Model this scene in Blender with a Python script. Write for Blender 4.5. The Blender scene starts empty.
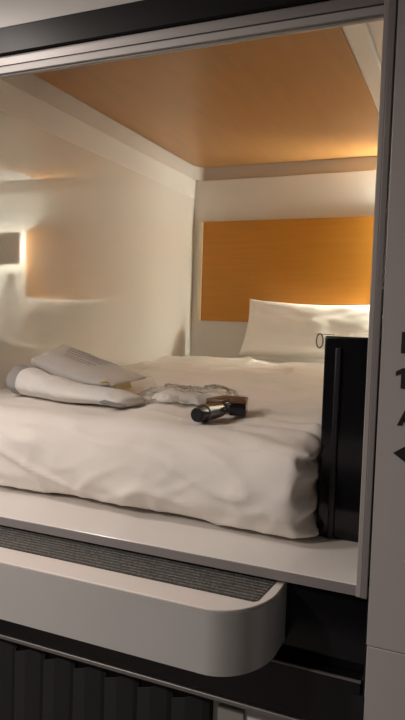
import bpy, bmesh, math, random
from mathutils import Vector, Matrix, noise
random.seed(4)
scn = bpy.context.scene
C = scn.collection
H = 1.68                                    # eye height; all heights below are given relative to the eye

# ------------------------------------------------------------------ camera
cam_d = bpy.data.cameras.new('camera')
cam = bpy.data.objects.new('camera', cam_d); C.objects.link(cam)
yaw, pitch, roll, fpx = 0.40417, 0.06943, -0.02994, 625.8
fw = Vector((-math.sin(yaw)*math.cos(pitch), math.cos(yaw)*math.cos(pitch), -math.sin(pitch)))
rt = Vector((math.cos(yaw), math.sin(yaw), 0)); dn = fw.cross(rt)
c_, s_ = math.cos(roll), math.sin(roll)
r2 = rt*c_ + dn*s_; d2 = -s_*rt + c_*dn
m = Matrix((r2, -d2, -fw)).transposed().to_4x4()
m.translation = Vector((0, 0, H))
cam.matrix_world = m
cam_d.sensor_width = 36; cam_d.sensor_fit = 'AUTO'; cam_d.lens = fpx/720*36
cam_d.clip_start = 0.02
scn.camera = cam

# ------------------------------------------------------------------ world, lights, exposure
w = bpy.data.worlds.new('world'); scn.world = w; w.use_nodes = True
w.node_tree.nodes['Background'].inputs[0].default_value = (0.9, 0.8, 0.72, 1)
w.node_tree.nodes['Background'].inputs[1].default_value = 0.09
def area(name, loc, aim, power, size, col, spread=180):
    L = bpy.data.lights.new(name, 'AREA'); L.shape = 'DISK'; L.size = size; L.energy = power; L.color = col; L.spread = math.radians(spread)
    o = bpy.data.objects.new(name, L); C.objects.link(o)
    o.location = (loc[0], loc[1], loc[2]+H)
    o.rotation_euler = (Vector(aim)-Vector(loc)).to_track_quat('-Z', 'Y').to_euler()
    return o
area('corridor_light', (-1.42, 0.52, 0.85), (-1.35, 0.58, -0.7), 9, 0.26, (1.0, 0.89, 0.82), 150)
area('corridor_light', (-1.75, -0.65, 0.84), (-1.55, 0.1, -0.7), 30, 0.2, (1.0, 0.88, 0.80), 140)
LAMP = 560.0
scn.view_settings.view_transform = 'Standard'; scn.view_settings.look = 'None'
scn.view_settings.exposure = 0.0; scn.view_settings.gamma = 1; scn.view_settings.use_curve_mapping = False
scn.cycles.max_bounces = 12; scn.cycles.diffuse_bounces = 8; scn.cycles.glossy_bounces = 6; scn.cycles.transparent_max_bounces = 12

# ------------------------------------------------------------------ materials
def mat(name, col, rough=0.5, metal=0.0, ior=1.5, var=0.0, vscale=6, bump=0.0, bscale=40, coat=0.0, sheen=0.0, stretch=None, spec=0.5):
    M = bpy.data.materials.new(name); M.use_nodes = True
    nt = M.node_tree; b = nt.nodes['Principled BSDF']
    b.inputs['Base Color'].default_value = (*col, 1); b.inputs['Roughness'].default_value = rough
    b.inputs['Metallic'].default_value = metal; b.inputs['IOR'].default_value = ior
    b.inputs['Coat Weight'].default_value = coat; b.inputs['Coat Roughness'].default_value = 0.05
    b.inputs['Sheen Weight'].default_value = sheen; b.inputs['Specular IOR Level'].default_value = spec
    tc = nt.nodes.new('ShaderNodeTexCoord'); mp = nt.nodes.new('ShaderNodeMapping')
    nt.links.new(tc.outputs['Object'], mp.inputs[0])
    if stretch: mp.inputs['Scale'].default_value = stretch
    n = nt.nodes.new('ShaderNodeTexNoise'); n.inputs['Scale'].default_value = vscale; n.inputs['Detail'].default_value = 5
    nt.links.new(mp.outputs[0], n.inputs[0])
    r = nt.nodes.new('ShaderNodeValToRGB')
    r.color_ramp.elements[0].position = 0.3; r.color_ramp.elements[1].position = 0.7
    r.color_ramp.elements[0].color = (*[c*(1-var) for c in col], 1); r.color_ramp.elements[1].color = (*[min(1, c*(1+var)) for c in col], 1)
    nt.links.new(n.outputs[0], r.inputs[0]); nt.links.new(r.outputs[0], b.inputs['Base Color'])
    if bump:
        n2 = nt.nodes.new('ShaderNodeTexNoise'); n2.inputs['Scale'].default_value = bscale; n2.inputs['Detail'].default_value = 3
        nt.links.new(mp.outputs[0], n2.inputs[0])
        bp = nt.nodes.new('ShaderNodeBump'); bp.inputs['Strength'].default_value = bump; bp.inputs['Distance'].default_value = 0.003
        nt.links.new(n2.outputs[0], bp.inputs['Height']); nt.links.new(bp.outputs[0], b.inputs['Normal'])
    return M
WHITE = mat('white_enamel', (0.80, 0.78, 0.76), 0.35, var=0.01)
GLOSSW = mat('gloss_white_panel', (0.80, 0.78, 0.74), 0.04, ior=2.3, var=0.01, vscale=3)
LEDGE = mat('gloss_white_ledge', (0.78, 0.75, 0.72), 0.16, ior=1.6, var=0.01)
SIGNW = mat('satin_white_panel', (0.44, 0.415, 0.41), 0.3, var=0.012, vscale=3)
WOOD = mat('honey_wood', (0.50, 0.205, 0.017), 0.55, var=0.055, vscale=4, stretch=(0.7, 2.0, 14), bump=0.04)
WOODC = mat('honey_wood_ceiling', (0.37, 0.185, 0.062), 0.36, var=0.06, vscale=4, stretch=(6, 0.8, 1), bump=0.02)  # same wood as the headboard, with the browner look of reflected haze in its colour
CREAM = mat('cream_edge', (0.85, 0.72, 0.5), 0.5)
RIM = mat('taupe_rim', (0.62, 0.57, 0.54), 0.5)
BLACK = mat('gloss_black', (0.006, 0.006, 0.008), 0.1, ior=1.5, var=0.1)
BLACKB = mat('satin_black_band', (0.008, 0.008, 0.009), 0.34, spec=0.25)
BLACKM = mat('satin_black', (0.012, 0.012, 0.015), 0.35)
CURT = mat('black_curtain', (0.013, 0.013, 0.016), 0.7, bump=0.2, bscale=300, var=0.1, sheen=0.1)
ALU = mat('aluminium', (0.30, 0.285, 0.28), 0.45, metal=0.7, stretch=(0.3, 30, 30), var=0.05)
ALUL = mat('pale_aluminium', (0.46, 0.44, 0.43), 0.5, metal=0.3, var=0.03)
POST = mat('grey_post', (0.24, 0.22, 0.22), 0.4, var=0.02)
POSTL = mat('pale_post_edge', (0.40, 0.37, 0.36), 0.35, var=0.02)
SILVER = mat('silver_grey_fascia', (0.57, 0.565, 0.555), 0.34, metal=0.2, var=0.02)
STEPW = mat('step_rim_white', (0.74, 0.69, 0.65), 0.4, var=0.01)
DUVET = mat('white_cotton', (0.76, 0.72, 0.67), 0.92, var=0.02, vscale=5, bump=0.15, bscale=120, sheen=0.1, spec=0.2)
PILL = mat('pillow_cotton', (0.86, 0.84, 0.78), 0.9, var=0.015, bump=0.12, bscale=110, sheen=0.1, spec=0.2)
TOWEL = mat('white_towel', (0.70, 0.68, 0.65), 0.95, var=0.03, vscale=20, bump=0.7, bscale=260, spec=0.1)
WCLOTH = mat('white_cloth', (0.86, 0.84, 0.80), 0.9, var=0.02, bump=0.2, bscale=150)
GREYC = mat('grey_cloth', (0.30, 0.29, 0.28), 0.95, var=0.06, vscale=30, bump=0.5, bscale=260, spec=0.1)
PACK = mat('pale_packet', (0.50, 0.475, 0.455), 0.38, var=0.03, vscale=12, bump=0.15, bscale=25)
INK_SHADE = mat('grey_print_fold_shade', (0.20, 0.19, 0.19), 0.6)
YEL = mat('yellow_tag', (0.66, 0.45, 0.06), 0.45)
TEXT = mat('black_lettering', (0.012, 0.011, 0.012), 0.5)
CYLM = mat('gunmetal', (0.16, 0.16, 0.165), 0.25, metal=0.9, var=0.05)
BROWN = mat('brown_case', (0.12, 0.055, 0.028), 0.4, var=0.1)
LAMPG = mat('lamp_cover_grey', (0.32, 0.31, 0.29), 0.45)
KNOBM = mat('dark_knob', (0.10, 0.10, 0.09), 0.4)
RINGM = mat('ring_brown', (0.16, 0.125, 0.10), 0.35, metal=0.5)
DARKW = mat('dark_corridor', (0.05, 0.047, 0.047), 0.5, var=0.1)
CARPET = mat('dark_carpet', (0.20, 0.185, 0.18), 0.8, var=0.2, vscale=60, bump=0.5, bscale=200)

def tread_material():
    M = mat('ribbed_tread', (0.065, 0.067, 0.065), 0.55)
    nt = M.node_tree; b = nt.nodes['Principled BSDF']
    tc = nt.nodes.new('ShaderNodeTexCoord')
    mp = nt.nodes.new('ShaderNodeMapping'); mp.inputs['Scale'].default_value = (55, 75, 75)
    nt.links.new(tc.outputs['Object'], mp.inputs[0])
    vo = nt.nodes.new('ShaderNodeTexNoise'); vo.inputs['Scale'].default_value = 4.5; vo.inputs['Detail'].default_value = 4
    wv = nt.nodes.new('ShaderNodeTexWave'); wv.bands_direction = 'Y'; wv.inputs['Scale'].default_value = 0.34
    wv.inputs['Distortion'].default_value = 0.6
    nt.links.new(mp.outputs[0], vo.inputs[0]); nt.links.new(mp.outputs[0], wv.inputs[0])
    wa = nt.nodes.new('ShaderNodeMath'); wa.operation = 'MULTIPLY_ADD'; wa.inputs[1].default_value = .45; wa.inputs[2].default_value = .55
    mx = nt.nodes.new('ShaderNodeMath'); mx.operation = 'MULTIPLY'
    nt.links.new(wv.outputs[0], wa.inputs[0]); nt.links.new(vo.outputs[0], mx.inputs[0]); nt.links.new(wa.outputs[0], mx.inputs[1])
    r = nt.nodes.new('ShaderNodeValToRGB')
    r.color_ramp.elements[0].color = (0.022, 0.023, 0.022, 1); r.color_ramp.elements[1].color = (0.27, 0.265, 0.25, 1)
    r.color_ramp.elements[0].position = 0.30; r.color_ramp.elements[1].position = 0.66
    nt.links.new(mx.outputs[0], r.inputs[0]); nt.links.new(r.outputs[0], b.inputs['Base Color'])
    bp = nt.nodes.new('ShaderNodeBump'); bp.inputs['Strength'].default_value = 0.6; bp.inputs['Distance'].default_value = 0.002
    nt.links.new(mx.outputs[0], bp.inputs['Height']); nt.links.new(bp.outputs[0], b.inputs['Normal'])
    return M
TREAD = tread_material()

def plastic_material():
    M = bpy.data.materials.new('clear_plastic_film'); M.use_nodes = True
    nt = M.node_tree; nt.nodes.remove(nt.nodes['Principled BSDF'])
    out = nt.nodes['Material Output']
    tr = nt.nodes.new('ShaderNodeBsdfTransparent'); tr.inputs[0].default_value = (0.98, 0.975, 0.96, 1)
    gl = nt.nodes.new('ShaderNodeBsdfGlossy'); gl.inputs['Roughness'].default_value = 0.2
    df = nt.nodes.new('ShaderNodeBsdfDiffuse'); df.inputs[0].default_value = (0.7, 0.68, 0.64, 1)
    fr = nt.nodes.new('ShaderNodeLayerWeight'); fr.inputs[0].default_value = 0.12
    m1 = nt.nodes.new('ShaderNodeMixShader'); m1.inputs[0].default_value = 0.16
    m2 = nt.nodes.new('ShaderNodeMixShader')
    nt.links.new(tr.outputs[0], m1.inputs[1]); nt.links.new(df.outputs[0], m1.inputs[2])
    nt.links.new(fr.outputs['Fresnel'], m2.inputs[0]); nt.links.new(m1.outputs[0], m2.inputs[1]); nt.links.new(gl.outputs[0], m2.inputs[2])
    nt.links.new(m2.outputs[0], out.inputs[0])
    return M
FILM = plastic_material()
def emit(name, col, s):
    M = mat(name, (0.8, 0.8, 0.75), 0.5); b = M.node_tree.nodes['Principled BSDF']
    b.inputs['Emission Color'].default_value = (*col, 1); b.inputs['Emission Strength'].default_value = s
    return M
GLOW = emit('lamp_diffuser', (0.97, 0.96, 0.80), LAMP)

# ------------------------------------------------------------------ helpers
def obj(name, bm, m, parent=None, loc=(0, 0, 0), smooth=False, bevel=0, kind=None, angle=35):
    """bm in eye-relative coordinates; loc (eye-relative) becomes the origin."""
    bmesh.ops.translate(bm, verts=bm.verts, vec=-Vector(loc))
    bmesh.ops.recalc_face_normals(bm, faces=bm.faces)
    me = bpy.data.meshes.new(name); bm.to_mesh(me); bm.free()
    for mm in (m if isinstance(m, (list, tuple)) else [m]): me.materials.append(mm)
    o = bpy.data.objects.new(name, me); C.objects.link(o)
    if parent is None: o.location = (loc[0], loc[1], loc[2]+H)
    else:
        o.parent = parent
        o.location = (loc[0]-parent['ox'], loc[1]-parent['oy'], loc[2]-parent['oz'])
    if smooth:
        for p in me.polygons: p.use_smooth = True
        if angle: me.set_sharp_from_angle(angle=math.radians(angle))
    if bevel:
        b = o.modifiers.new('bevel', 'BEVEL'); b.width = bevel; b.segments = 3; b.limit_method = 'ANGLE'; b.angle_limit = math.radians(40)
        for p in me.polygons: p.use_smooth = True
        me.set_sharp_from_angle(angle=math.radians(35))
    if kind: o['kind'] = kind
    return o
def thing(name, label, cat, loc, group=None):
    o = bpy.data.objects.new(name, None); C.objects.link(o)
    o.location = (loc[0], loc[1], loc[2]+H); o.empty_display_size = 0.05
    o['ox'], o['oy'], o['oz'] = loc
    o['label'] = label; o['category'] = cat
    if group: o['group'] = group
    return o
def tag(o, label, cat, group=None):
    o['label'] = label; o['category'] = cat
    if group: o['group'] = group
    return o
def box(bm, x0, x1, y0, y1, z0, z1, mi=0):
    v = [bm.verts.new((x, y, z)) for x in (x0, x1) for y in (y0, y1) for z in (z0, z1)]
    for f in ((0, 1, 3, 2), (4, 6, 7, 5), (0, 4, 5, 1), (2, 3, 7, 6), (0, 2, 6, 4), (1, 5, 7, 3)):
        fc = bm.faces.new([v[i] for i in f]); fc.material_index = mi
def boxes(*bs):
    bm = bmesh.new()
    for b in bs: box(bm, *b)
    return bm
def struct(name, bs, m, bevel=0):
    return obj(name, boxes(*bs), m, bevel=bevel, kind='structure')
def prism(bm, pts, axis, a0, a1, mi=0):
    """extrude polygon pts along axis ('x','y','z')"""
    def P(p, t): return {'x': (t, p[0], p[1]), 'y': (p[0], t, p[1]), 'z': (p[0], p[1], t)}[axis]
    A = [bm.verts.new(P(p, a0)) for p in pts]; B = [bm.verts.new(P(p, a1)) for p in pts]
    n = len(pts)
    fs = [bm.faces.new(A), bm.faces.new(B[::-1])] + [bm.faces.new((A[i], A[(i+1) % n], B[(i+1) % n], B[i])) for i in range(n)]
    for f in fs: f.material_index = mi
def rrect(x0, x1, y0, y1, rs, n=8):
    """rounded rectangle; rs radii for (x0y0, x1y0, x1y1, x0y1)"""
    out = []
    for (cx, cy, sx, sy, a0), r in zip(((x0, y0, 1, 1, 180), (x1, y0, -1, 1, 270), (x1, y1, -1, -1, 0), (x0, y1, 1, -1, 90)), rs):
        if r <= 0: out.append((cx, cy)); continue
        for k in range(n+1):
            a = math.radians(a0+90*k/n); out.append((cx+sx*r+r*math.cos(a), cy+sy*r+r*math.sin(a)))
    return out
def tube(bm, pts, rad, seg=10, closed=False, mi=0):
    n = len(pts); rings = []
    for i, p in enumerate(pts):
        p = Vector(p)
        a = Vector(pts[(i-1) % n] if closed or i else pts[0]); b = Vector(pts[(i+1) % n] if closed or i < n-1 else pts[-1])
        t = (b-a).normalized(); u = t.orthogonal() if abs(t.z) > .95 else t.cross(Vector((0, 0, 1)))
        u.normalize(); v = t.cross(u)
        r = rad[i] if isinstance(rad, (list, tuple)) else rad
        rings.append([bm.verts.new(p+u*r*math.cos(2*math.pi*k/seg)+v*r*math.sin(2*math.pi*k/seg)) for k in range(seg)])
    for i in range(n if closed else n-1):
        A, B = rings[i], rings[(i+1) % n]
        for k in range(seg):
            f = bm.faces.new((A[k], A[(k+1) % seg], B[(k+1) % seg], B[k])); f.material_index = mi
    if not closed:
        bm.faces.new(rings[0][::-1]).material_index = mi; bm.faces.new(rings[-1]).material_index = mi
def ss(a, b, x):
    t = max(0, min(1, (x-a)/(b-a))); return t*t*(3-2*t)
def nz(x, y, z): return noise.noise(Vector((x, y, z)))

# ------------------------------------------------------------------ setting
XL, XR, YF, YB = -1.411, 0.04, 1.13, 3.13      # pod: left, right, front, back
ZF, ZC = -0.478, 0.80                          # pod floor, pod ceiling
FZ = -H                                        # corridor floor
struct('floor', [(-3.2, 1.6, -1.0, 3.3, FZ-.05, FZ)], CARPET)
struct('ceiling', [(-3.2, 1.6, -1.0, 1.16, 0.86, 0.92)], WHITE)
struct('wall_corridor', [(-3.2, 1.6, -1.06, -1.0, FZ, 0.86)], DARKW)
struct('added_band', [(-3.2, 1.6, -1.0, -.94, -.86, -.70), (-3.2, 1.6, -1.0, -.95, .62, .86)], WHITE)  # unseen white bands, added opposite to show as reflections in the black cabinet
struct('trim_12', [(-.6, 1.6, -1.0, -.97, -.50, .60), (-3.0, -.8, -1.0, -.97, -.50, .60)], BLACKM)
# pod shell
struct('wall_left', [(XL-.04, XL, YF+.04, YB+.06, ZF-.1, 0.632)], GLOSSW)
struct('wall_left_upper', [(XL-.04, XL, YF+.04, YB+.06, 0.632, 0.728)], WHITE)
struct('wall_back', [(XL, XR, YB, YB+.05, ZF-.1, 0.726)], WHITE, bevel=.003)
struct('wall_right', [(XR, XR+.04, YF+.04, YB+.1, ZF-.1, ZC)], WHITE)
struct('ceiling_pod', [(XL-.04, XR+.04, YF+.04, YB+.12, ZC+.001, ZC+.04)], WHITE)
# taupe rim that rounds the corner above the walls
bm = bmesh.new()
path = [(XL+.002, YF+.05)] + [(XL+.09-.088*math.cos(math.radians(a)), YB-.068+.088*math.sin(math.radians(a))) for a in range(0, 91, 9)] + [(XR, YB+.02)]
outp = [(XL-.03, YF+.05), (XL-.03, YB+.1), (XR, YB+.1)]
prism(bm, path+outp[::-1], 'z', 0.728, ZC)
obj('trim_1', bm, RIM, kind='structure', smooth=True)
# honey wood ceiling panel, rounded at its far left corner
bm = bmesh.new()
prism(bm, rrect(-1.402, -.372, YF+.03, YB+.018, (0, 0, .02, .085)), 'z', ZC-.004, ZC+.001)
o = obj('ceiling_panel', bm, WOODC, loc=(-.9, 2.1, ZC-.004)); tag(o, 'large honey-brown wood panel on the ceiling of the sleeping pod', 'wood panel')
# pod floor / white ledge
struct('floor_pod', [(-2.3, XR, YF+.004, YB, ZF-.019, ZF)], LEDGE, bevel=.002)
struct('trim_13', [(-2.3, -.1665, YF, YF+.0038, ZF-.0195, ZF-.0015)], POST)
# facade above
struct('wall_facade', [(-3.2, -.146, YF-.004, YF+.04, 0.619, 0.86)], WHITE, bevel=.002)
struct('trim_2', [(-3.2, -.168, YF-.008, YF+.03, 0.562, 0.619)], BLACKB, bevel=.002)
struct('trim_3', [(-3.2, -.166, YF+.002, YF+.04, 0.541, 0.562), (-3.2, -.166, YF+.004, YF+.04, 0.5365, 0.541)], ALU, bevel=.001)
struct('trim_4', [(-3.2, -.166, YF-.003, YF+.014, 0.522, 0.5365), (-3.2, -.166, YF+.003, YF+.014, 0.5185, 0.522)], ALUL, bevel=.0012)
# post between the opening and the lettered panel
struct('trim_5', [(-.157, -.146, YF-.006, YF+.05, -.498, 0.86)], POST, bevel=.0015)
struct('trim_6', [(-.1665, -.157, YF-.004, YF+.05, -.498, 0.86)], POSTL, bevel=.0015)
struct('wall_front_left', [(-3.2, XL+.006, YF-.002, YF+.04, -.4755, 0.518)], WHITE, bevel=.002)
# black base under the ledge
struct('trim_7', [(-3.2, -.146, YF+.03, YF+.07, -.655, -.497)], BLACK)
struct('trim_8', [(-3.2, -.150, YF-.002, YF+.07, -.756, -.6575)], BLACK, bevel=.002)
struct('trim_9', [(-3.2, -.150, YF-.004, YF+.001, -.6575, -.6545)], ALU)
struct('trim_10', [(-.164, -.1435, YF-.004, YF+.05, FZ, -.68), (-.1455, -.1425, YF-.002, YF+.02, -.68, -.497)], BLACKM)
# lower pod
struct('wall_lower', [(-.46, -.166, YF+.06, YF+.09, FZ, -.756)], WHITE)
struct('wall_lower_back', [(-3.2, -.166, YF+.6, YF+.64, FZ, -.7)], DARKW)
# lettered panel on the right
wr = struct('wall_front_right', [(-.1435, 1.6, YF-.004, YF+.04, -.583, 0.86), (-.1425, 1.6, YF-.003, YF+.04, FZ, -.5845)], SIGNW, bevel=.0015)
wr['ox'] = 0; wr['oy'] = 0; wr['oz'] = 0

def letter(parts, parent):
    bm = bmesh.new()
    for p in parts: prism(bm, p, 'y', YF-.0052, YF-.004)
    return obj('lettering', bm, TEXT, parent)
def rc(x0, x1, z0, z1): return [(x0, z0), (x1, z0), (x1, z1), (x0, z1)]
letter([rc(-.1100, -.1015, -.0530, -.0160), rc(-.1015, -.084, -.0235, -.0160), rc(-.1015, -.087, -.0385, -.0315)], wr)
letter([[(-.1075, -.1140), (-.0990, -.1140), (-.0990, -.0785), (-.1055, -.0785), (-.1165, -.0850), (-.1165, -.0925), (-.1075, -.0885)]], wr)
letter([[(-.1105, -.1785), (-.1020, -.1785), (-.0915, -.1490), (-.0975, -.1490)], [(-.0730, -.1785), (-.0815, -.1785), (-.0915, -.1490), (-.0865, -.1490)], rc(-.1000, -.0825, -.1720, -.1660)], wr)
bm = bmesh.new()
prism(bm, [(-.1145, -.2275), (-.088, -.2095), (-.088, -.2455)], 'y', YF-.0052, YF-.004)
obj('arrow_mark', bm, TEXT, wr)

# ------------------------------------------------------------------ duvet covered bed
BX0, BX1, BY0, BY1 = XL+.008, -.289, 1.275, YB-.03
def top_z(x, y):
    z = -.262 + .047*ss(1.55, 2.75, y)
    rid = math.exp(-((y-2.72-.22*nz(x*1.5, 3.3, 0))/.15)**2)
    z += .036*rid*(0.45+1.1*nz(x*2.6, 1.7, .4))
    z += .012*nz(x*2.6, y*2.0, 5.1)*ss(1.3, 1.6, y) + .006*nz(x*7, y*4+x*3, 9.0)
    # sharp little creases, stronger on the ridge and towards the cabinet
    cr = 1-abs(nz(x*4.5+y*1.5, y*2.2-x*.8, 12.5))*3.2
    k = ss(-.62, -.32, x)*ss(1.9, 1.5, y)
    z += max(0, cr)**2*(.006+.010*rid+.006*k)
    z += .0035*nz(x*11, y*8, 21)+.004*max(0, 1-3*abs(nz(x*3.0, y*6.5+x*2, 55)))**2
    z += .007*k*math.sin(60*(y-1.3)+14*x+3*nz(x*4, y*4, 0))
    return z
def lattice_surface(nx, ny, nz_):
    bm = bmesh.new(); V = {}
    def vert(i, j, k):
        if (i, j, k) not in V: V[(i, j, k)] = bm.verts.new((i/nx, j/ny, k/nz_))
        return V[(i, j, k)]
    for i in range(nx):
        for j in range(ny):
            for k in (0, nz_): bm.faces.new((vert(i, j, k), vert(i+1, j, k), vert(i+1, j+1, k), vert(i, j+1, k)))
    for i in range(nx):
        for k in range(nz_):
            for j in (0, ny): bm.faces.new((vert(i, j, k), vert(i+1, j, k), vert(i+1, j, k+1), vert(i, j, k+1)))
    for j in range(ny):
        for k in range(nz_):
            for i in (0, nx): bm.faces.new((vert(i, j, k), vert(i, j+1, k), vert(i, j+1, k+1), vert(i, j, k+1)))
    return bm
bm = lattice_surface(120, 180, 28)
R_ = .085; Z0 = ZF+.002
for v in bm.verts:
    u, t, s = v.co
    x = BX0+(BX1-BX0)*u; y = BY0+(BY1-BY0)*t
    zt = top_z(x, max(y, BY0)); z = Z0+(zt-Z0)*s
    p = Vector((x, y, z))
    rr = R_
    q = Vector((min(max(x, BX0+.02), BX1-.045), min(max(y, BY0+rr), BY1-.06), min(max(z, Z0+.02), zt-rr)))
    d = p-q
    if d.length > 1e-6:
        # rounding scaled per axis
        rad = Vector((.045 if x > q.x else .02, rr if y < q.y else .06, rr if z > q.z else .02))
        e = Vector((d.x/rad.x, d.y/rad.y, d.z/rad.z)); mx = max(abs(e.x), abs(e.y), abs(e.z))
        e = e*(mx/e.length); p = q+Vector((e.x*rad.x, e.y*rad.y, e.z*rad.z))
    front = ss(BY0+.10, BY0, y)
    if front > 0:
        hh = s
        puff = -.018*math.sin(math.pi*min(1, max(0, hh*1.05)))*(1.0+.7*nz(x*2.2, .3, hh)) + (.030+.012*nz(x*3, 0, 4)-.014*ss(-.6, -.3, x))*ss(.3, 0, hh)
        wr_ = .009*nz(x*5+hh*2.0, hh*1.6, 2.2) + .010*nz(x*3.0+hh*1.2, 7.7, hh*1.2)
        a = x*16-hh*4+2*nz(x*2, hh*2, 4)
        wr_ += .0035*math.sin(a)*ss(.0, .3, hh)*(nz(x*3, hh*3, 8)+.3)
        c1 = max(0, 1-abs(nz(x*4+hh*1.6, hh*1.3-x, 31.0))*3.5)**2
        c2 = max(0, 1-abs(nz(x*9-hh*2.0, hh*2.2, 47.0))*3.0)**2
        wr_ += .003*nz(x*13+hh*3, hh*5, 77)
        wr_ -= .011*c1 + .008*c2*ss(.8, .1, hh)
        p.y += front*(puff+wr_)
        p.y += front*.03*ss(-1.0, -1.35, x)-front*.022*ss(-.62, -.30, x)
    rightw = ss(BX1-.035, BX1, x)
    if rightw > 0:
        p.x += rightw*(.007*math.sin(s*19+1.2+2*nz(y*3, s*3, 0))-.008*math.sin(math.pi*s)**.7 + .012*ss(.25, 0, s)*ss(1.6, 1.3, y) + .007*nz(y*5, s*6, 3))
    if p.y > 1.333: p.x = min(p.x, -.2945)
    p.x = max(p.x, BX0); p.y = min(p.y, BY1)
    p.z += .0 if s > .02 else 0.006*max(0, nz(x*5, y*5, 0))
    v.co = p
duv = obj('duvet', bm, DUVET, loc=(-.85, 2.1, ZF), smooth=True, angle=0)
tag(duv, 'thick rumpled white duvet covering the mattress on the pod floor', 'duvet')

# pillow leaning on the wood headboard
def cushion(nx, ny, w_, h_, th, pinch=.5, seed=0):
    bm = bmesh.new(); V = {}
    for s in (0, 1):
        for i in range(nx+1):
            for j in range(ny+1):
                edge = i in (0, nx) or j in (0, ny)
                key = (i, j, 0 if edge else s)
                if key in V: continue
                a = i/nx*2-1; b = j/ny*2-1
                fx = (1-abs(a)**2.6); fy = (1-abs(b)**2.6)
                T = th*.5*(max(fx, 0)*max(fy, 0))**pinch
                px = a*w_/2*(1-.05*(1-b*b)*abs(a)**3) ; py = b*h_/2*(1-.10*(1-a*a)*abs(b)**3)
                zz = T*(1 if s else -1)*(1+.25*nz(a*1.6+seed, b*1.6, s)) + .006*nz(a*4, b*4, seed+s)*(0 if edge else 1)
                V[key] = bm.verts.new((px, py, zz))
    g = lambda i, j, s: V[(i, j, 0 if (i in (0, nx) or j in (0, ny)) else s)]
    for s in (0, 1):
        for i in range(nx):
            for j in range(ny):
                bm.faces.new([g(i, j, s), g(i+1, j, s), g(i+1, j+1, s), g(i, j+1, s)])
    return bm
bm = cushion(44, 30, .70, .315, .13, seed=2)
for v in bm.verts:                       # sag of the top edge, then stand up and lean back
    if v.co.y > 0: v.co.y -= .018*(1-(v.co.x/.355)**2)*v.co.y/.18
M4 = Matrix.Translation((-.708, 2.995, -.050)) @ Matrix.Rotation(math.radians(1.0), 4, 'Y') @ Matrix.Rotation(math.radians(66), 4, 'X')
bm.transform(M4)
pl = obj('pillow', bm, PILL, loc=(-.712, 2.985, -.22), smooth=True, angle=0)
tag(pl, 'white pillow leaning against the orange wood headboard', 'pillow')

# headboard panel
hb = thing('headboard', 'orange honey wood headboard panel on the back wall of the pod', 'headboard', (-.83, YB, -.022))
bm = bmesh.new(); prism(bm, rrect(-1.349, -.298, -.022, .504, (0, .05, .05, 0)), 'y', YB-.02, YB-.001)
obj('wood_panel', bm, WOOD, hb, loc=(-.83, YB, .24))
bm = bmesh.new(); prism(bm, rrect(-1.366, -1.3492, -.022, .504, (.004, 0, 0, .004)), 'y', YB-.024, YB-.001)
obj('edge_strip', bm, CREAM, hb, loc=(-1.36, YB, .24)); 

# wall lamp to the right of the headboard (seen mirrored in the glossy left wall)
lp = thing('wall_lamp', 'square grey wall lamp glowing round its edges, seen mirrored in the left wall', 'lamp', (-.117, YB, .388))
bm = bmesh.new(); prism(bm, rrect(-.238, -.138, .330, .424, (.012,)*4), 'y', YB-.055, YB-.001)
obj('diffuser', bm, GLOW, lp, loc=(-.117, YB, .388))
bm = bmesh.new(); prism(bm, rrect(-.287, -.092, .281, .472, (.014,)*4), 'y', YB-.085, YB-.055)
obj('cover', bm, LAMPG, lp, loc=(-.117, YB, .388), bevel=.003)
kn = bmesh.new()
tube(kn, [(-.171, YB-.001, .222), (-.171, YB-.006, .222), (-.171, YB-.0065, .222), (-.171, YB-.022, .222), (-.171, YB-.024, .222)], [.024, .024, .018, .017, .014], 28)
tag(obj('dimmer_knob', kn, KNOBM, loc=(-.171, YB, .222), smooth=True), 'round dark dimmer knob below the wall lamp, seen mirrored in the left wall', 'knob')

# air outlet housing on the ceiling right of the wood panel
bm = bmesh.new(); prism(bm, rrect(-.364, -.300, YF+.03, 2.10, (0, 0, .025, .03)), 'z', ZC-.022, ZC+.0005)
ah = obj('air_outlet', bm, WHITE, loc=(-.28, 1.6, ZC-.02), bevel=.008)
tag(ah, 'white rounded housing on the pod ceiling, right of the wood panel', 'air outlet')

# ------------------------------------------------------------------ black cabinet at the right
cb = thing('cabinet', 'tall glossy black cabinet standing on the white ledge beside the bed', 'cabinet', (-.13, 1.5, ZF))
obj('body', boxes((-.2915, XR-.004, 1.352, 1.76, ZF, -.034)), BLACK, cb, loc=(-.13, 1.5, ZF), bevel=.004)
obj('grip_strip', boxes((-.2665, -.2535, 1.344, 1.353, ZF+.002, -.058)), BLACKM, cb, loc=(-.26, 1.35, -.25), bevel=.003)
bm = bmesh.new(); tube(bm, [(-.311, 1.362, -.0305), (-.272, 1.362, -.0315)], .0009, 8)
obj('hook_rod', bm, RINGM, cb, loc=(-.27, 1.362, -.03), smooth=True)
bm = bmesh.new()
tube(bm, [(-.3045+.0065*math.cos(a), 1.362+.003*math.cos(a), -.0455+.0155*math.sin(a)) for a in [2*math.pi*k/28 for k in range(28)]], .0016, 8, closed=True)
rg = obj('pull_ring', bm, RINGM, loc=(-.3045, 1.362, -.03), smooth=True)
tag(rg, 'small oval ring hanging from the rod on top of the black cabinet', 'ring')

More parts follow.
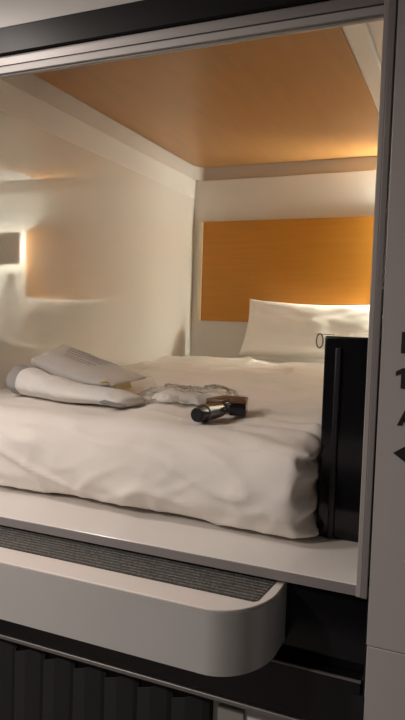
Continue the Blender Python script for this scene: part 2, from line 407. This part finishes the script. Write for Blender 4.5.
# ------------------------------------------------------------------ step with tread mat
st = thing('step', 'white and silver rounded step with a ribbed dark tread under the ledge', 'step', (-1.2, 1.08, -.62))
XS = -.3035
def step_outline(x1, y0, y1, r, x0=-2.3):
    pts = [(x0, y1), (x0, y0)]
    for k in range(17):
        a = math.radians(270+90*k/16); pts.append((x1-r[0]+r[0]*math.cos(a), y0+r[1]+r[1]*math.sin(a)))
    pts.append((x1, y1)); return pts
bm = bmesh.new()
prism(bm, step_outline(XS, .980, YF+.030, (.10, .125)), 'z', -.5125, -.507)
obj('top_rim', bm, STEPW, st, loc=(-1.2, 1.08, -.51), smooth=True, bevel=.0015)
bm = bmesh.new()
prism(bm, step_outline(XS+.0005, .9795, YF+.030, (.10, .125)), 'z', -.627, -.5128)
obj('fascia', bm, SILVER, st, loc=(-1.2, 1.08, -.57), smooth=True)
bm = bmesh.new()
prism(bm, [(-2.25, YF+.028), (-2.25, 1.041), (-.333, 1.041), (-.326, 1.048), (-.319, YF+.028)], 'z', -.5069, -.5052)
obj('tread_mat', bm, TREAD, st, loc=(-1.2, 1.08, -.507))

# ------------------------------------------------------------------ black pleated curtain on its rail
rl = bmesh.new(); prism(rl, rrect(YF-.006, YF+.02, -.768, -.7575, (.003,)*4, 4), 'x', -3.2, -.150)
tag(obj('curtain_rail', rl, ALU, loc=(-1.2, YF, -.763), smooth=True), 'thin grey metal rail above the black pleated curtain', 'rail')
bm = bmesh.new()
pitch_, xs, x = .083, [], -2.2
prof = []
k = 0
while x < -.475:
    prof.append((x, 1.152)); prof.append((x+.030, 1.152)); prof.append((x+.066, 1.163)); prof.append((x+.079, 1.172)); x += pitch_
rows = 26; grid = []
for r in range(rows+1):
    f = r/rows; z = -.772-f*(.75)
    row = []
    for i, (px, py) in enumerate(prof):
        u = i % 4
        drop = {0: .034, 1: .026, 2: .014, 3: .012}[u]*(1-f)
        sw = .012*nz(px*5, f*2, 0)*f
        row.append(bm.verts.new((px+sw, py+.010*nz(px*7, f*2.5, 3)*f, z-drop)))
    grid.append(row)
for r in range(rows):
    for i in range(len(prof)-1):
        bm.faces.new((grid[r][i], grid[r+1][i], grid[r+1][i+1], grid[r][i+1]))
ct = obj('curtain', bm, CURT, loc=(-1.2, 1.16, -.78))
s_ = ct.modifiers.new('thick', 'SOLIDIFY'); s_.thickness = .002
b_ = ct.modifiers.new('soft', 'BEVEL'); b_.width = .005; b_.segments = 3; b_.angle_limit = math.radians(25)
tag(ct, 'black pleated curtain hanging below the step', 'curtain')
sw = bmesh.new(); prism(sw, rrect(-.447, -.389, -.885, -.812, (.004,)*4, 4), 'y', YF+.052, YF+.0605)
tag(obj('wall_plate', sw, LAMPG, loc=(-.42, YF+.06, -.85), bevel=.002), 'small grey square plate on the white lower wall past the curtain', 'plate')

# ------------------------------------------------------------------ things on the bed
def surf(x, y): return top_z(x, y)
# rolled white towel with a grey end
tw = thing('rolled_towel', 'long white rolled towel with a grey end lying at the left of the bed', 'towel', (-1.03, 1.50, surf(-1.03, 1.50)))
P0, P1 = Vector((-1.30, 1.565)), Vector((-.840, 1.50))
def roll_mesh(t0, t1, n, seg=36, grow=0.0, cap0=True):
    bm = bmesh.new(); rings = []
    ax = (P1-P0).normalized(); sd = Vector((-ax.y, ax.x))
    for i in range(n+1):
        t = t0+(t1-t0)*i/n
        c = P0.lerp(P1, t)+sd*(-.028*math.sin(math.pi*t))
        wdt = .056+.010*t+.004*nz(t*5, 0, 0)+grow; hgt = (.050-.048*t+.018*t*t-.004*ss(.85, 1, t))*(1+.08*nz(t*6, 2, 2))+grow
        e = 1.0
        if t < .06: e = math.sqrt(max(.02, 1-((.06-t)/.06)**2))
        if t > .96: e = math.sqrt(max(.06, 1-((t-.96)/.042)**2))
        base = surf(c.x, c.y)
        ring = []
        for k in range(seg):
            a = 2*math.pi*k/seg
            ca, sa = math.cos(a), math.sin(a)
            rad = 1+.05*nz(ca*1.5+t*3, sa*1.5, t*6)+.05*max(0, 1-4*abs(nz(ca*1.2+5, t*7+sa, 3.3)))
            # lengthwise folds
            rad += -.07*math.exp(-((a-3.75)/.13)**2) - .05*math.exp(-((a-2.4)/.16)**2)*(1-t)
            oy = ca*wdt*e*rad; oz = sa*hgt*e*rad
            if oz < 0: oz *= .95
            q = c+sd*oy
            ring.append(bm.verts.new((q.x, q.y, base+hgt*.95+.004+oz)))
        rings.append(ring)
    for i in range(n):
        for k in range(seg):
            bm.faces.new((rings[i][k], rings[i][(k+1) % seg], rings[i+1][(k+1) % seg], rings[i+1][k]))
    bm.faces.new(rings[0][::-1]); bm.faces.new(rings[-1])
    return bm
tl = (tw['ox'], tw['oy'], tw['oz'])
obj('towel_body', roll_mesh(.155, 1.0, 60), TOWEL, tw, loc=tl, smooth=True, angle=0)
g = obj('grey_end', roll_mesh(0.0, .17, 16, grow=-.0012), GREYC, tw, loc=tl, smooth=True, angle=0); g['label'] = 'grey cloth end'
bm = bmesh.new()
ex = Vector((-.80, 1.475)); bz = surf(-.81, 1.45)
tube(bm, [(-.905, 1.4245, bz+.020), (-.89, 1.4225, bz+.021), (-.86, 1.4205, bz+.020), (-.825, 1.424, bz+.018)], [.002, .006, .0035, .002], 10)  # dark tube on the towel, standing in for shade inside the fold
sl = obj('fold_shade', bm, INK_SHADE, tw, loc=tl, smooth=True); sl['label'] = 'dark strip painted as shade in the fold'

# printed packet leaning on the towel
A, B, Cc, D = Vector((-1.262, 1.585, -.148)), Vector((-1.285, 1.79, -.108)), Vector((-.945, 1.755, -.198)), Vector((-.955, 1.545, -.212))
pk = thing('packet', 'flat pale packet with grey printed lines resting on the rolled towel', 'packet', (-1.11, 1.66, -.24))
plc = (-1.11, 1.66, -.24)
NU, NV = 36, 24
def towel_top(x, y):
    ax = (P1-P0).normalized(); sd = Vector((-ax.y, ax.x)); L = (P1-P0).length
    r = Vector((x, y))-P0; t = r.dot(ax)/L
    if t < 0 or t > 1: return -9
    o = r.dot(sd)+.028*math.sin(math.pi*t)
    wd = .060+.010*t; h = (.050-.048*t+.018*t*t)*1.08
    if abs(o) > wd: return -9
    c = P0.lerp(P1, t)
    return surf(c.x, c.y)+h*.95+.004+h*math.sqrt(1-(o/wd)**2)
def ptop(u, v):
    p = A.lerp(D, u).lerp(B.lerp(Cc, u), v)
    bul = .012*(1-(2*v-1)**4)*(1-(2*u-1)**6)
    p.z = max(p.z, towel_top(p.x, p.y)+.008)
    return p+Vector((0, 0, bul+.003*nz(u*5, v*5, 1)))
def pbot(u, v):
    p = ptop(u, v); d = (.042*(1-u)+.016)*min(1, 6*min(u, 1-u)+.25)
    zb = max(p.z-d, surf(p.x, p.y)+.006, towel_top(p.x, p.y)+.003)
    return Vector((p.x, p.y, min(zb, p.z-.003)))
bm = bmesh.new(); T = [[bm.verts.new(ptop(i/NU, j/NV)) for j in range(NV+1)] for i in range(NU+1)]
Bt = [[bm.verts.new(pbot(i/NU, j/NV)) for j in range(NV+1)] for i in range(NU+1)]
for i in range(NU):
    for j in range(NV):
        bm.faces.new((T[i][j], T[i+1][j], T[i+1][j+1], T[i][j+1])); bm.faces.new((Bt[i][j], Bt[i][j+1], Bt[i+1][j+1], Bt[i+1][j]))
for i in range(NU):
    bm.faces.new((T[i][0], Bt[i][0], Bt[i+1][0], T[i+1][0])); bm.faces.new((T[i][NV], T[i+1][NV], Bt[i+1][NV], Bt[i][NV]))
for j in range(NV):
    bm.faces.new((T[0][j], T[0][j+1], Bt[0][j+1], Bt[0][j])); bm.faces.new((T[NU][j], Bt[NU][j], Bt[NU][j+1], T[NU][j+1]))
obj('pouch', bm, PACK, pk, loc=plc, smooth=True, angle=60)
bm = bmesh.new()                                   # lines of small print as short dashes
for r in range(6):
    v = .86-.085*r; u = .14+.02*r
    while u < .70-.03*r:
        L = random.uniform(.02, .05)
        q = [ptop(a, b)+Vector((0, 0, .0012)) for a, b in ((u, v-.012), (u+L, v-.012), (u+L, v+.012), (u, v+.012))]
        bm.faces.new([bm.verts.new(c) for c in q]); u += L+.008
obj('print_lines', bm, INK_SHADE, pk, loc=plc)
for (u0, u1, v0, v1) in ((.91, 1.0, -.05, .04), (1.0, 1.03, .12, .55)):
    bm = bmesh.new(); n = 8
    for s in (0, 1):
        pass
    q = []
    for i in range(n+1):
        for j in (0, 1):
            a = u0+(u1-u0)*i/n; b = v0 if j == 0 else v1
            q.append(bm.verts.new(ptop(min(a, 1.1), b)*1.0+Vector((0, 0, .003 if u1 < 1.01 else .002-.030*(a-1)/.07))))
    for i in range(n): bm.faces.new((q[2*i], q[2*i+2], q[2*i+3], q[2*i+1]))
    y_ = obj('yellow_strip', bm, YEL, pk, loc=plc); y_['label'] = 'yellow strip'
    ym = y_.modifiers.new('t', 'SOLIDIFY'); ym.thickness = .0016
# clear flap at the right end of the packet
bm = bmesh.new(); n = 14; q = []
for i in range(n+1):
    t = i/n
    for j in range(9):
        s = j/8
        p = D.lerp(Cc, s)+Vector((.050*t, -.015*t*(1-s), .012*math.sin(math.pi*min(1, t*1.15))*(.5+s)-.034*t+.003*nz(t*6, s*6, 2)))
        p.z = max(p.z, surf(p.x, p.y)+.004)
        q.append(bm.verts.new(p))
for i in range(n):
    for j in range(8): bm.faces.new((q[i*9+j], q[(i+1)*9+j], q[(i+1)*9+j+1], q[i*9+j+1]))
fl = obj('clear_flap', bm, FILM, pk, loc=plc, smooth=True, angle=0); fl['label'] = 'clear plastic end flap'

# crumpled clear bag with a folded white cloth in it
bc = Vector((-.760, 1.69)); ang = math.radians(40)
bz = surf(bc.x, bc.y)
def bag(a_, b_, h_, amp, seed, n=40, lift=.004):
    bm = lattice_surface(n, n, 6)
    for v in bm.verts:
        u, t, s = v.co; a = u*2-1; b = t*2-1
        k = max(0, (1-abs(a)**3))*max(0, (1-abs(b)**3))
        px = a*a_*(1+.16*nz(b*3, seed, s)); py = b*b_*(1+.16*nz(a*3, seed+4, s))
        hh = (.12+.88*k**.5)*h_*s
        cr = amp*(max(0, 1-3*abs(nz(a*2.2+seed, b*1.6, s)))**2+.5*max(0, 1-3*abs(nz(a*4.5, b*4.5+seed, s)))**2-.2)*(s if s > 0 else .0)
        x_ = bc.x+px*math.cos(ang)-py*math.sin(ang); y_ = bc.y+px*math.sin(ang)+py*math.cos(ang)
        v.co = (x_, y_, surf(x_, y_)+lift+hh+cr)
    return bm
o = obj('folded_cloth', bag(.098, .060, .031, .004, 3, 26, .006), WCLOTH, loc=(bc.x, bc.y, bz), smooth=True, angle=0)
tag(o, 'folded white cloth inside the crumpled clear plastic bag', 'cloth')
o = obj('plastic_bag', bag(.140, .080, .040, .009, 11), FILM, loc=(bc.x, bc.y, bz), smooth=True, angle=50)
tag(o, 'crumpled clear plastic bag lying in the middle of the bed', 'bag')

# small dark things on the duvet
cy = thing('flashlight', 'short dark metal cylinder with a black end lying in front of the small boxes', 'cylinder', (-.59, 1.44, surf(-.59, 1.44)))
za = surf(-.59, 1.37)+.0245; zb_ = surf(-.585, 1.50)+.0245
a0, a1 = Vector((-.598, 1.372, za)), Vector((-.588, 1.500, zb_))
cl = (cy['ox'], cy['oy'], cy['oz'])
L_ = lambda t: tuple(a0.lerp(a1, t))
bm = bmesh.new(); tube(bm, [L_(.24), L_(.26), L_(.6), L_(.97), L_(1.0)], [.020, .0225, .0215, .019, .015], 28)
obj('barrel', bm, CYLM, cy, loc=cl, smooth=True)
bm = bmesh.new(); tube(bm, [L_(.03), L_(.0), L_(.02), L_(.22), L_(.245)], [.010, .0135, .0175, .0215, .020], 28)
obj('end_cap', bm, BLACKM, cy, loc=cl, smooth=True)
def little_box(name, label, cx, cy_, lx, ly, lz, rz, m_top, m_body, zlift=.007):
    z0 = surf(cx, cy_)+zlift
    t = thing(name, label, 'box', (cx, cy_, z0), None)
    R = Matrix.Translation((cx, cy_, 0)) @ Matrix.Rotation(math.radians(rz), 4, 'Z')
    bm = boxes((-lx/2, lx/2, -ly/2, ly/2, z0, z0+lz*.72)); bm.transform(R)
    obj('case', bm, m_body, t, loc=(cx, cy_, z0), bevel=.004)
    bm = boxes((-lx/2+.001, lx/2-.001, -ly/2+.001, ly/2-.001, z0+lz*.73, z0+lz)); bm.transform(R)
    obj('lid', bm, m_top, t, loc=(cx, cy_, z0), bevel=.003)
    return t
little_box('small_box', 'small dark box with a brown top lying behind the metal cylinder', -.625, 1.615, .055, .10, .034, -8, BROWN, BLACKM)
little_box('small_box', 'small black cube-like box at the right end of the metal cylinder', -.560, 1.565, .044, .07, .044, 14, BROWN, BLACK)
